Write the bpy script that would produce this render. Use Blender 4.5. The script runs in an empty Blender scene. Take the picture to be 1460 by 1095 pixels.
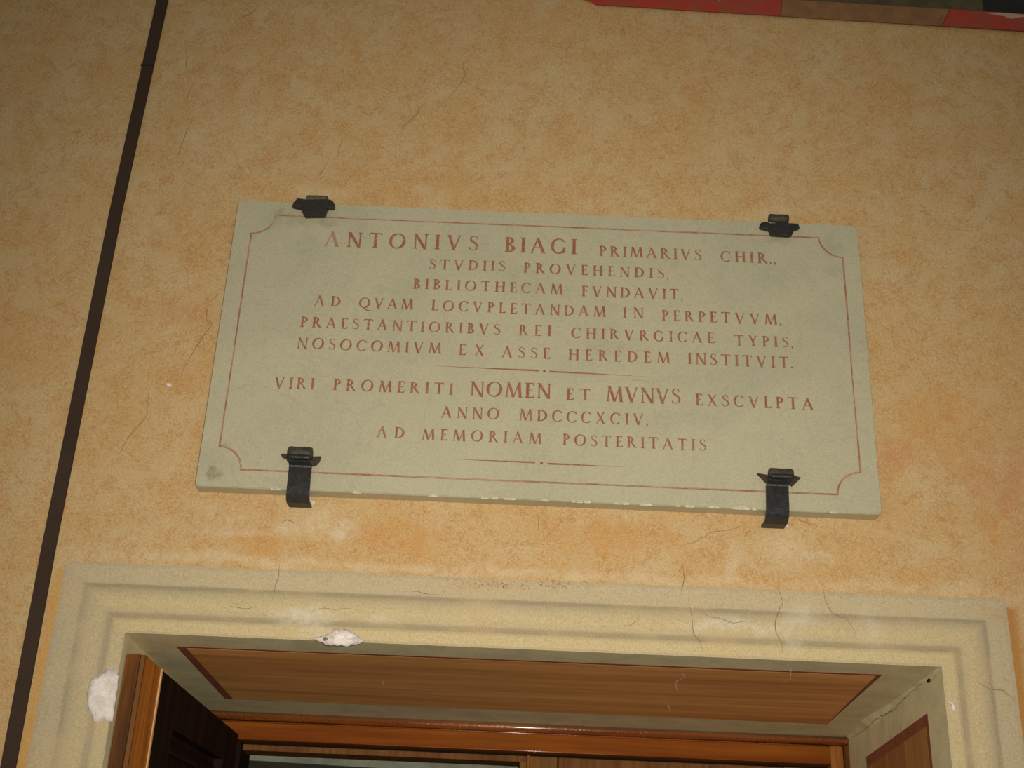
import bpy, bmesh, math, random
from mathutils import Vector, Matrix
random.seed(7)
sc = bpy.context.scene
COL = sc.collection

DATA = {}
DATA['CAM'] = {"R":[0.999139,-0.014433,0.038884],"U":[-0.04131,-0.430002,0.901882],"F":[-0.003703,0.902713,0.430228],"f":1849.74}
DATA['LINES'] = [[["ANTONIVS",-0.351,2.7451,-0.0786,2.749,0.0305],["BIAGI",-0.0318,2.748,0.0954,2.7496,0.0312],["PRIMARIVS",0.1362,2.7481,0.3172,2.7482,0.0214],["CHIR.,",0.3513,2.7472,0.4561,2.7466,0.0217]],[["STVDIIS",-0.1627,2.7072,-0.0289,2.709,0.0204],["PROVEHENDIS,",0.0034,2.7079,0.2633,2.7073,0.0204]],[["BIBLIOTHECAM",-0.188,2.6664,0.0731,2.6671,0.0204],["FVNDAVIT,",0.1062,2.6652,0.2864,2.6663,0.0208]],[["AD",-0.356,2.6244,-0.3109,2.6247,0.0201],["QVAM",-0.2792,2.6239,-0.185,2.6247,0.0201],["LOCVPLETANDAM",-0.1536,2.625,0.1488,2.6257,0.0205],["IN",0.1784,2.6261,0.2138,2.6262,0.0205],["PERPETVVM,",0.2456,2.6238,0.4568,2.6246,0.0207]],[["PRAESTANTIORIBVS",-0.3759,2.5817,-0.0322,2.583,0.0204],["REI",-0.0005,2.5834,0.055,2.5841,0.0204],["CHIRVRGICAE",0.0897,2.5822,0.3353,2.5834,0.0204],["TYPIS,",0.3701,2.5809,0.4743,2.5812,0.0204]],[["NOSOCOMIVM",-0.3772,2.5408,-0.1312,2.5413,0.0208],["EX",-0.1012,2.541,-0.0574,2.5407,0.0208],["ASSE",-0.0275,2.5397,0.0543,2.5407,0.0208],["HEREDEM",0.0855,2.5402,0.2586,2.5416,0.0208],["INSTITVIT.",0.289,2.5416,0.4709,2.5418,0.0212]],[["VIRI",-0.4074,2.4641,-0.3403,2.4651,0.0208],["PROMERITI",-0.3082,2.4651,-0.107,2.4657,0.0212],["NOMEN",-0.0785,2.4648,0.0573,2.4666,0.0277],["ET",0.0835,2.4652,0.1235,2.4651,0.0215],["MVNVS",0.1505,2.4653,0.2752,2.4662,0.028],["EXSCVLPTA",0.3004,2.465,0.4985,2.4653,0.0214]],[["ANNO",-0.1238,2.4228,-0.027,2.4239,0.0205],["MDCCCXCIV,",0.0062,2.4239,0.2248,2.4243,0.0208]],[["AD",-0.2278,2.3828,-0.182,2.3829,0.0199],["MEMORIAM",-0.153,2.382,0.0445,2.3828,0.0201],["POSTERITATIS",0.0794,2.3827,0.3163,2.3829,0.0201]]]
DATA['RULES'] = [[[-0.1512,2.5183],[0.0359,2.5174],[0.0459,2.5166],[0.0541,2.5167],[0.2238,2.5145]],[[-0.1016,2.3496],[0.0355,2.3498],[0.0458,2.3493],[0.0552,2.3487],[0.1893,2.3485]]]
DATA['BORDER'] = [[-0.4347,2.8074],[0.522,2.8038],[0.5683,2.7602],[0.5684,2.3588],[0.5253,2.3146],[-0.4388,2.316],[-0.4845,2.3618],[-0.4826,2.7577]]
DATA['CRACKS'] = [[[-0.1286,3.1845],[-0.1297,3.1705],[-0.1218,3.1622],[-0.1302,3.1393],[-0.1403,3.1216],[-0.1516,3.1039]],[[-0.1946,3.0882],[-0.2061,3.0758],[-0.2092,3.0621],[-0.2192,3.0482],[-0.2278,3.0361],[-0.2335,3.0209],[-0.237,3.0141]],[[-0.2451,2.9956],[-0.2422,2.9696],[-0.2434,2.9565]],[[-0.3453,2.9988],[-0.3487,2.9774],[-0.3495,2.9578]],[[-0.3672,2.9472],[-0.3722,2.9309],[-0.3817,2.9064]],[[-0.5273,2.659],[-0.5466,2.6355],[-0.545,2.6037],[-0.5326,2.5948],[-0.5438,2.5754],[-0.5582,2.5405],[-0.5701,2.5092],[-0.5736,2.4847]],[[-0.6248,2.4733],[-0.6185,2.4169],[-0.6268,2.4019],[-0.6438,2.3748],[-0.6572,2.3282]],[[-0.5378,3.3125],[-0.5552,3.2848],[-0.5762,3.2716]],[[-0.6664,3.1907],[-0.6617,3.1535],[-0.6564,3.1353]],[[-0.631,3.0367],[-0.6378,2.9965],[-0.6439,2.9526],[-0.6461,2.9266]],[[-0.6409,3.1176],[-0.6422,3.1084],[-0.6512,3.0626]],[[0.2774,2.1956],[0.2788,2.1839],[0.2802,2.1706],[0.2761,2.1571],[0.2727,2.1454]],[[0.2844,2.1376],[0.2888,2.1182],[0.2914,2.0924],[0.2928,2.0796],[0.302,2.0704],[0.3064,2.0546],[0.3061,2.0435]],[[0.4312,2.1938],[0.4293,2.1571],[0.4354,2.1376],[0.426,2.1208],[0.4204,2.1043],[0.4212,2.0882],[0.4299,2.0726],[0.4304,2.052]],[[0.2075,2.1098],[0.2059,2.1],[0.19,2.0896],[0.1678,2.0887],[0.1504,2.0863]],[[0.3047,2.1189],[0.3173,2.1097],[0.3363,2.1072],[0.3552,2.1016],[0.3775,2.1051]],[[0.499,2.1747],[0.5029,2.1403],[0.5139,2.122],[0.5332,2.1167],[0.5415,2.1047],[0.5474,2.0835]],[[0.72,2.026],[0.7288,2.0249],[0.7455,2.0153],[0.766,2.0132],[0.7796,2.0034],[0.7895,1.9892]],[[0.3917,2.2741],[0.3606,2.2578],[0.328,2.2521],[0.2951,2.2315],[0.2627,2.228]],[[0.4593,2.2814],[0.4834,2.2739],[0.5073,2.2663]],[[0.0442,2.2696],[0.045,2.2418]],[[0.0442,2.2696],[0.0547,2.2709]],[[-0.3656,2.1669],[-0.3645,2.1479],[-0.3681,2.1335],[-0.3683,2.1217],[-0.3707,2.1029]],[[-0.4368,2.0954],[-0.4228,2.0925],[-0.4067,2.0909],[-0.3939,2.0973]],[[-0.311,2.0869],[-0.3027,2.0942],[-0.2871,2.0972],[-0.2688,2.0957],[-0.251,2.0997],[-0.2302,2.0962]],[[-0.3737,2.237],[-0.3626,2.2424],[-0.3406,2.2335]],[[-0.1647,2.1305],[-0.1418,2.1303],[-0.1233,2.1264],[-0.1074,2.1278]],[[-0.5178,2.2831],[-0.5176,2.2693]],[[0.1812,3.2922],[0.1751,3.2607]]]
DATA['CHIP1'] = [[-0.6049,1.9915],[-0.5986,1.9877],[-0.5906,1.9791],[-0.5905,1.9614],[-0.59,1.9422],[-0.5893,1.9105],[-0.5948,1.9095],[-0.5999,1.9116],[-0.6077,1.9105],[-0.6125,1.906],[-0.6173,1.9101],[-0.6217,1.917],[-0.6268,1.9231],[-0.6303,1.9293],[-0.6327,1.9388],[-0.635,1.9483],[-0.6336,1.9612],[-0.6316,1.9725],[-0.6227,1.977],[-0.6127,1.9847]]
DATA['CHIP2'] = [[-0.3022,2.0475],[-0.2972,2.0512],[-0.2914,2.0523],[-0.2853,2.0519],[-0.2797,2.0558],[-0.2742,2.0603],[-0.2688,2.0666],[-0.264,2.0664],[-0.2589,2.0637],[-0.2544,2.0666],[-0.247,2.0642],[-0.2382,2.06],[-0.2294,2.0555],[-0.2198,2.0486],[-0.2271,2.0435],[-0.2388,2.0412],[-0.2458,2.0393],[-0.2566,2.0401],[-0.2661,2.0394],[-0.2782,2.0407],[-0.2905,2.0444],[-0.2979,2.0459]]
DATA['CHIP3'] = [[-0.5965,2.4743],[-0.5938,2.4797],[-0.5874,2.4773],[-0.5855,2.4721],[-0.5912,2.4705]]
DATA['CHIP4'] = [[0.6797,1.994],[0.6855,1.9928],[0.6906,1.9857],[0.6892,1.9783],[0.6857,1.9811],[0.6835,1.9883]]
DATA['CHIP5'] = [[-0.3302,2.2942],[-0.3248,2.2834],[-0.3195,2.2744],[-0.3234,2.2706],[-0.3271,2.2649],[-0.347,2.265],[-0.3575,2.2669],[-0.3648,2.2697],[-0.3304,2.2712]]
DATA['CHIP6'] = [[0.4101,2.2748],[0.4464,2.2755],[0.4513,2.2703],[0.4501,2.2648],[0.4355,2.2656],[0.4184,2.2661],[0.4081,2.2675]]
DATA['SCR'] = [[[0.2854,0.0794],[0.2865,0.1004],[0.2977,0.1345],[0.2868,0.1663],[0.2919,0.2113],[0.3024,0.2604]],[[0.2887,0.3352],[0.3,0.3679],[0.305,0.4027]],[[0.4408,0.0105],[0.4539,0.0489],[0.4672,0.1175],[0.4586,0.1489]],[[0.3092,0.0206],[0.3109,0.0363]],[[-0.2109,0.2444],[-0.2127,0.292],[-0.2101,0.3045]],[[-0.213,0.5008],[-0.2093,0.4814],[-0.2083,0.4719]]]
DATA['TLP'] = [[-0.4145,2.8203],[-0.4132,2.8269],[-0.4067,2.8371],[-0.3892,2.835],[-0.3522,2.8377],[-0.3437,2.8352],[-0.3387,2.8265],[-0.3395,2.8207],[-0.3517,2.8185],[-0.3535,2.803],[-0.3896,2.8004],[-0.3946,2.8083],[-0.399,2.817]]
DATA['TRP'] = [[0.4217,2.8203],[0.4248,2.8255],[0.4318,2.8279],[0.4403,2.8252],[0.4721,2.8268],[0.491,2.8267],[0.4932,2.8187],[0.4835,2.8142],[0.4786,2.8029],[0.4725,2.801],[0.4418,2.8021],[0.4379,2.812],[0.4227,2.8159]]
DATA['TLB'] = [[-0.3922,2.8567],[-0.356,2.8576],[-0.3546,2.8436],[-0.3908,2.8435]]
DATA['TRB'] = [[0.4424,2.8529],[0.4768,2.8526],[0.4759,2.8351],[0.4416,2.8355]]
DATA['BRE'] = [[[0.3982,2.3445],[0.4153,2.3421],[0.4146,2.327],[0.4105,2.3308]],[[0.4542,2.3439],[0.4686,2.3399],[0.454,2.3251],[0.4499,2.3286]]]
DATA['BLE'] = [[[-0.3804,2.3431],[-0.3744,2.3441],[-0.3662,2.3432],[-0.3645,2.3278],[-0.3688,2.3328],[-0.3719,2.3373],[-0.3772,2.3384]],[[-0.3283,2.3412],[-0.3143,2.3422],[-0.3164,2.3342],[-0.3201,2.3285],[-0.3267,2.3251]]]
DATA['BRB'] = [[0.4158,2.3506],[0.4546,2.3509],[0.4534,2.3283],[0.4148,2.3275]]
DATA['BLB'] = [[-0.3673,2.3526],[-0.3281,2.3528],[-0.3268,2.3256],[-0.3651,2.3251]]
DATA['BRS'] = [[0.412,2.3295],[0.4488,2.3302],[0.4436,2.27],[0.4073,2.2675]]
DATA['BLS'] = [[-0.364,2.327],[-0.3273,2.3268],[-0.3255,2.2728],[-0.3618,2.2739]]

# ------------------------------------------------------------------ camera, light, exposure
cam_d = bpy.data.cameras.new('camera'); cam = bpy.data.objects.new('camera', cam_d); COL.objects.link(cam)
cam_d.sensor_width = 36.0; cam_d.lens = DATA['CAM']['f'] * 36.0 / 1460.0
_R, _U, _F = (Vector(DATA['CAM'][k]) for k in ('R', 'U', 'F'))
cam.matrix_world = Matrix(((_R.x, _U.x, -_F.x, 0), (_R.y, _U.y, -_F.y, -2.0), (_R.z, _U.z, -_F.z, 1.55), (0, 0, 0, 1)))
cam_d.clip_start = 0.05
sc.camera = cam
w = bpy.data.worlds.new('evening'); sc.world = w; w.use_nodes = True
w.node_tree.nodes['Background'].inputs[0].default_value = (1.0, 0.96, 0.88, 1)
w.node_tree.nodes['Background'].inputs[1].default_value = 0.235
fl_d = bpy.data.lights.new('camera_flash', 'SPOT'); fl = bpy.data.objects.new('camera_flash', fl_d); COL.objects.link(fl)
fl_d.energy = 150; fl_d.color = (1.0, 0.945, 0.86); fl_d.spot_size = math.radians(75); fl_d.spot_blend = 1.0
fl_d.shadow_soft_size = 0.014
fl.location = (0.045, -2.0, 1.60)
fl.rotation_euler = (Vector((0.06, 0, 2.16)) - Vector(fl.location)).to_track_quat('-Z', 'Y').to_euler()
sc.view_settings.view_transform = 'Standard'; sc.view_settings.look = 'None'
sc.view_settings.exposure = 0.0; sc.view_settings.gamma = 1.0; sc.view_settings.use_curve_mapping = False

# ------------------------------------------------------------------ node helpers
class NT:
    def __init__(s, name, rough=0.6, spec=0.3):
        s.m = bpy.data.materials.new(name); s.m.use_nodes = True; s.t = s.m.node_tree
        s.b = s.t.nodes['Principled BSDF']; s.b.inputs['Roughness'].default_value = rough
        s.b.inputs['Specular IOR Level'].default_value = spec
    def n(s, kind, **kw):
        o = s.t.nodes.new(kind)
        for k, v in kw.items(): setattr(o, k, v)
        return o
    def put(s, sock, v):
        if hasattr(v, 'is_output') or isinstance(v, bpy.types.NodeSocket): s.t.links.new(v, sock)
        elif isinstance(v, (tuple, list)) and len(v) == 3 and sock.type == 'RGBA': sock.default_value = (*v, 1)
        else: sock.default_value = v
    def math(s, op, a, b=0.0, c=0.0, clamp=False):
        o = s.n('ShaderNodeMath', operation=op, use_clamp=clamp)
        s.put(o.inputs[0], a); s.put(o.inputs[1], b); s.put(o.inputs[2], c); return o.outputs[0]
    def vmath(s, op, a, b=(0, 0, 0)):
        o = s.n('ShaderNodeVectorMath', operation=op); s.put(o.inputs[0], a); s.put(o.inputs[1], b)
        return o.outputs['Value'] if op in ('LENGTH', 'DISTANCE', 'DOT_PRODUCT') else o.outputs[0]
    def pos(s): return s.n('ShaderNodeNewGeometry').outputs['Position']
    def obj(s): return s.n('ShaderNodeTexCoord').outputs['Object']
    def noise(s, vec, scale, detail=3.0, dist=0.0, rough=0.55, stretch=None):
        if stretch: vec = s.vmath('MULTIPLY', vec, stretch)
        o = s.n('ShaderNodeTexNoise'); s.put(o.inputs['Vector'], vec); o.inputs['Scale'].default_value = scale
        o.inputs['Detail'].default_value = detail; o.inputs['Distortion'].default_value = dist; o.inputs['Roughness'].default_value = rough
        return o.outputs['Fac']
    def rng(s, v, a, b, c=0.0, d=1.0):
        o = s.n('ShaderNodeMapRange', interpolation_type='SMOOTHSTEP'); s.put(o.inputs[0], v)
        for i, x in enumerate((a, b, c, d)): o.inputs[i + 1].default_value = x
        return o.outputs[0]
    def mix(s, f, a, b):
        o = s.n('ShaderNodeMix', data_type='RGBA'); s.put(o.inputs[0], f); s.put(o.inputs[6], a); s.put(o.inputs[7], b); return o.outputs[2]
    def mul(s, a, f):
        o = s.n('ShaderNodeMix', data_type='RGBA', blend_type='MULTIPLY'); o.inputs[0].default_value = 1
        s.put(o.inputs[6], a); cmb = s.n('ShaderNodeCombineColor')
        for i in range(3): s.put(cmb.inputs[i], f)
        s.put(o.inputs[7], cmb.outputs[0]); return o.outputs[2]
    def ramp(s, v, stops, interp='LINEAR'):
        o = s.n('ShaderNodeValToRGB'); s.put(o.inputs[0], v); r = o.color_ramp; r.interpolation = interp
        while len(r.elements) < len(stops): r.elements.new(0.5)
        for e, (p, c) in zip(r.elements, stops): e.position = p
        for e, (p, c) in zip(r.elements, stops): e.color = (*c, 1)
        return o.outputs[0]
    def base(s, c): s.put(s.b.inputs['Base Color'], c)
    def bump(s, h, strength=0.3, dist=0.002):
        o = s.n('ShaderNodeBump'); o.inputs['Strength'].default_value = strength; o.inputs['Distance'].default_value = dist
        s.put(o.inputs['Height'], h); s.put(s.b.inputs['Normal'], o.outputs[0])
    def ellipses(s, vec, c, col, spots, wob=None):
        """stains and worn places with a shape of their own: (x, z, rx, rz, colour, strength)"""
        if wob is None:
            o = s.n('ShaderNodeTexNoise'); s.put(o.inputs['Vector'], vec); o.inputs['Scale'].default_value = 14; o.inputs['Detail'].default_value = 5
            wob = s.vmath('MULTIPLY', s.vmath('SUBTRACT', o.outputs['Color'], (0.5, 0.5, 0.5)), (0.07, 0, 0.05))
        p = s.vmath('ADD', vec, wob); brk = s.rng(s.noise(vec, 45, 4, 1.2), 0.36, 0.62, 0.35, 1.0)
        for (x, z, rx, rz, cc, st) in spots:
            q = s.vmath('MULTIPLY', s.vmath('SUBTRACT', p, (x, 0, z)), (1 / rx, 0, 1 / rz))
            c = s.mix(s.math('MULTIPLY', s.rng(s.vmath('LENGTH', q), 1.25, 0.1, 0.0, st), brk), c, cc)
        return c

def wall_material():
    k = NT('ochre_limewash_plaster', 0.82, 0.2); P = k.pos()
    big = k.noise(P, 2.6, 3, 0.3); mid = k.noise(P, 11.0, 5, 0.4, 0.6); med = k.noise(P, 26.0, 4, 0.5, 0.6); fine = k.noise(P, 330, 2)
    sq = k.noise(P, 88, 1.5, 1.0, 0.5); ridge = k.rng(k.math('ABSOLUTE', k.math('SUBTRACT', sq, 0.5)), 0.075, 0.0)
    sqb = k.noise(k.vmath('ADD', P, (3.1, 0, 1.7)), 120, 1.5, 0.9, 0.5); ridge2 = k.rng(k.math('ABSOLUTE', k.math('SUBTRACT', sqb, 0.5)), 0.05, 0.0)
    c = k.mix(k.rng(mid, 0.38, 0.62), (0.545, 0.388, 0.192), (0.53, 0.34, 0.140))
    c = k.mix(k.rng(med, 0.45, 0.68, 0, 0.5), c, (0.51, 0.285, 0.10))
    c = k.mix(k.rng(big, 0.45, 0.68, 0, 0.38), c, (0.535, 0.31, 0.11))
    c = k.mix(k.math('MULTIPLY', ridge, k.rng(med, 0.34, 0.60, 0.15, 0.68)), c, (0.43, 0.215, 0.065))
    c = k.mix(k.math('MULTIPLY', ridge2, 0.42), c, (0.61, 0.46, 0.26))
    pink = (0.52, 0.23, 0.11); org = (0.54, 0.25, 0.06); pale = (0.62, 0.47, 0.27); white = (0.66, 0.58, 0.44)
    c = k.ellipses(P, c, None, [
        (0.62, 2.40, .075, .035, pink, .6), (0.86, 2.36, .16, .10, pink, .55), (0.93, 2.20, .16, .09, pink, .6), (0.74, 2.46, .14, .09, org, .5), (0.80, 2.28, .06, .05, org, .5), (0.93, 2.50, .10, .06, org, .45), (0.66, 2.20, .05, .025, org, .35), (-0.22, 2.87, .05, .03, org, .4), (-0.13, 2.90, .02, .05, org, .4),
        (-0.60, 2.62, .07, .04, pink, .4), (-0.86, 2.56, .08, .09, org, .25), (0.16, 2.235, .14, .035, org, .5), (-0.17, 2.22, .10, .04, org, .5), (-0.40, 2.20, .10, .03, org, .45),
        (-0.32, 2.245, .07, .035, pale, .8), (-0.27, 2.225, .03, .02, white, .55), (-0.37, 2.23, .03, .02, white, .4), (-0.45, 2.215, .08, .012, white, .35),
        (0.45, 2.235, .05, .04, pale, .7), (0.50, 2.21, .04, .012, white, .4), (0.36, 2.19, .02, .05, white, .3), (-0.37, 2.88, .08, .022, pale, .55), (0.46, 2.87, .05, .02, pale, .5),
        (-0.56, 3.02, .12, .05, pale, .3), (0.05, 2.17, .6, .012, pale, .7), (-0.45, 2.17, .3, .012, pale, .6), (0.63, 2.17, .25, .014, pale, .5)])
    # the painted ochre line beside each side of the painted door surround
    sep = k.n('ShaderNodeSeparateXYZ'); k.put(sep.inputs[0], P); X, Z = sep.outputs[0], sep.outputs[2]
    low = k.rng(Z, 2.150, 2.142)
    bl = k.math('MULTIPLY', k.math('MULTIPLY', k.rng(X, -0.722, -0.719), k.rng(X, -0.700, -0.704)), low)
    br = k.math('MULTIPLY', k.math('MULTIPLY', k.rng(X, 0.786, 0.790), k.rng(X, 0.818, 0.796)), low)
    c = k.mix(k.math('MULTIPLY', bl, .7), c, (0.55, 0.30, 0.085)); c = k.mix(k.math('MULTIPLY', br, .85), c, (0.40, 0.175, 0.035))
    c = k.mul(c, k.rng(fine, 0.2, 0.8, 0.86, 1.14))
    k.base(c); k.bump(k.math('ADD', k.math('MULTIPLY', mid, 2.0), sq), 0.35, 0.0015)
    return k.m

def surround_material():
    k = NT('painted_stone_surround', 0.75, 0.25); P = k.pos()
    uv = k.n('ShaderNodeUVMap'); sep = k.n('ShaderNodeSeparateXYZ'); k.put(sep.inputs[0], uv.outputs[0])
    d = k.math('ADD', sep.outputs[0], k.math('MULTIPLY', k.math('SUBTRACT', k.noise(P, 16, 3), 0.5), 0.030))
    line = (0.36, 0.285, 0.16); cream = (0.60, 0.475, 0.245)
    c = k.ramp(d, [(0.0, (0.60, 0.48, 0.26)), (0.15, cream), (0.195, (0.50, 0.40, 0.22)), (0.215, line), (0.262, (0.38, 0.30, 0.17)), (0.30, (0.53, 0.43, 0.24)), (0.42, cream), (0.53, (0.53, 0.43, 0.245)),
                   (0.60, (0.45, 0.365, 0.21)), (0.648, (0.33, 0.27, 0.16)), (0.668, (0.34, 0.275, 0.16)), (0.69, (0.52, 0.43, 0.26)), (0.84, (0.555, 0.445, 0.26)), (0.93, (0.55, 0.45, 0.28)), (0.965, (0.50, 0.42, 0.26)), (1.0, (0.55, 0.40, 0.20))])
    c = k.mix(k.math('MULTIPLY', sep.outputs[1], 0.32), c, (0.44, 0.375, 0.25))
    st = k.noise(P, 120, 3, 1.9); c = k.mix(k.rng(st, 0.50, 0.66, 0, 0.42), c, (0.44, 0.31, 0.15))
    c = k.mix(k.rng(k.noise(P, 11, 5), 0.45, 0.7, 0, 0.45), c, (0.60, 0.44, 0.22))
    white = (0.67, 0.60, 0.45)
    c = k.ellipses(P, c, None, [(-0.325, 2.085, .06, .016, white, .85), (-0.30, 2.062, .03, .02, white, .5), (-0.20, 2.085, .04, .012, white, .35), (0.33, 2.10, .07, .012, white, .6), (0.42, 2.098, .08, .012, white, .6),
        (0.47, 2.12, .03, .03, white, .4), (0.45, 2.075, .02, .03, white, .35), (-0.05, 2.148, .08, .012, (0.56, 0.36, 0.15), .35), (0.57, 2.10, .02, .05, white, .3),
        (0.77, 2.14, .05, .03, (0.50, 0.29, 0.12), .3)])
    c = k.mul(c, k.rng(k.noise(P, 320, 2), 0.2, 0.8, 0.81, 1.03))
    k.base(c); k.bump(st, 0.3, 0.0012); return k.m

def marble_material():
    k = NT('greenish_white_marble', 0.42, 0.4); P = k.pos()
    c = k.mix(k.rng(k.noise(P, 4, 5, 0.8), 0.35, 0.7), (0.455, 0.415, 0.265), (0.405, 0.375, 0.245))
    c = k.mix(k.rng(k.noise(P, 22, 4, 1.0), 0.55, 0.8, 0, 0.3), c, (0.345, 0.31, 0.205))
    v = k.noise(P, 5, 4, 1.8); c = k.mix(k.rng(k.math('ABSOLUTE', k.math('SUBTRACT', v, 0.53)), 0.018, 0.0, 0, 0.2), c, (0.32, 0.29, 0.22))
    br = (0.24, 0.20, 0.085); gr = (0.25, 0.25, 0.17)
    small = k.n('ShaderNodeTexNoise'); k.put(small.inputs['Vector'], P); small.inputs['Scale'].default_value = 60
    wob = k.vmath('MULTIPLY', k.vmath('SUBTRACT', small.outputs['Color'], (0.5, 0.5, 0.5)), (0.03, 0, 0.03))
    c = k.ellipses(P, c, None, [(-0.483, 2.311, .012, .013, br, .85), (-0.492, 2.305, .008, .008, br, .7), (-0.471, 2.360, .012, .007, br, .6), (-0.405, 2.795, .03, .016, br, .42), (-0.35, 2.793, .02, .014, br, .45),
        (-0.43, 2.81, .02, .012, br, .5), (0.45, 2.796, .03, .012, br, .4), (0.55, 2.79, .02, .03, gr, .4), (0.55, 2.74, .03, .02, gr, .3), (-0.45, 2.79, .03, .03, gr, .22), (0.16, 2.565, .09, .012, (0.34, 0.30, 0.15), .4),
        (-0.38, 2.74, .04, .03, gr, .22), (0.45, 2.72, .07, .05, gr, .22), (0.35, 2.68, .03, .06, gr, .15), (0.21, 2.51, .06, .006, (0.33, 0.30, 0.12), .5)], wob)
    c = k.mul(c, k.rng(k.noise(P, 420, 2), 0.2, 0.8, 0.90, 1.10)); k.base(c)
    k.bump(k.noise(P, 35, 4), 0.12, 0.001); return k.m

def letter_material():
    k = NT('faded_red_letter_paint', 0.6, 0.25); P = k.pos()
    c = k.mix(k.rng(k.noise(P, 60, 3, 0.5), 0.35, 0.7), (0.27, 0.095, 0.042), (0.32, 0.14, 0.07))
    c = k.mix(k.rng(k.noise(P, 190, 3), 0.58, 0.72, 0, 0.6), c, (0.42, 0.34, 0.21))
    q = k.vmath('LENGTH', k.vmath('MULTIPLY', k.vmath('SUBTRACT', P, (-0.352, 0, 2.762)), (28, 0, 22)))
    c = k.mix(k.rng(q, 1.3, 0.2, 0, 0.62), c, (0.40, 0.33, 0.22)); k.base(c); return k.m

def wood(name, a, b, rough=0.35, axis='x', coat=0.3, sc_=14, spec=0.4, bump=0.15, bd=0.0008, bs=240):
    k = NT(name, rough, spec); P = k.pos()
    st = {'x': (0.06, 1, 1), 'y': (1, 0.06, 1), 'z': (1, 1, 0.06)}[axis]
    g = k.noise(P, sc_ * 3, 5, 0.6, 0.6, st); g2 = k.noise(P, sc_ * 14, 3, 0.2, 0.6, st)
    c = k.mix(k.rng(g, 0.32, 0.68), a, b); c = k.mul(c, k.rng(g2, 0.25, 0.75, 0.82, 1.18))
    k.base(c); k.b.inputs['Coat Weight'].default_value = coat; k.b.inputs['Coat Roughness'].default_value = rough * .6; k.b.inputs['Coat IOR'].default_value = 1.5 + .4 * (coat > .9)
    if bump: k.bump(k.noise(P, bs, 3), bump, bd)
    return k.m

def flat(name, a, b, rough=0.7, scale=30, spec=0.3, metal=0.0, bump=0.2, bd=0.001):
    k = NT(name, rough, spec); P = k.pos(); n = k.noise(P, scale, 4, 0.4)
    k.base(k.mul(k.mix(k.rng(n, 0.35, 0.68), a, b), k.rng(k.noise(P, 350, 2), 0.2, 0.8, 0.9, 1.1))); k.b.inputs['Metallic'].default_value = metal
    if bump: k.bump(k.noise(P, scale * 3, 4), bump, bd)
    return k.m

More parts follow.
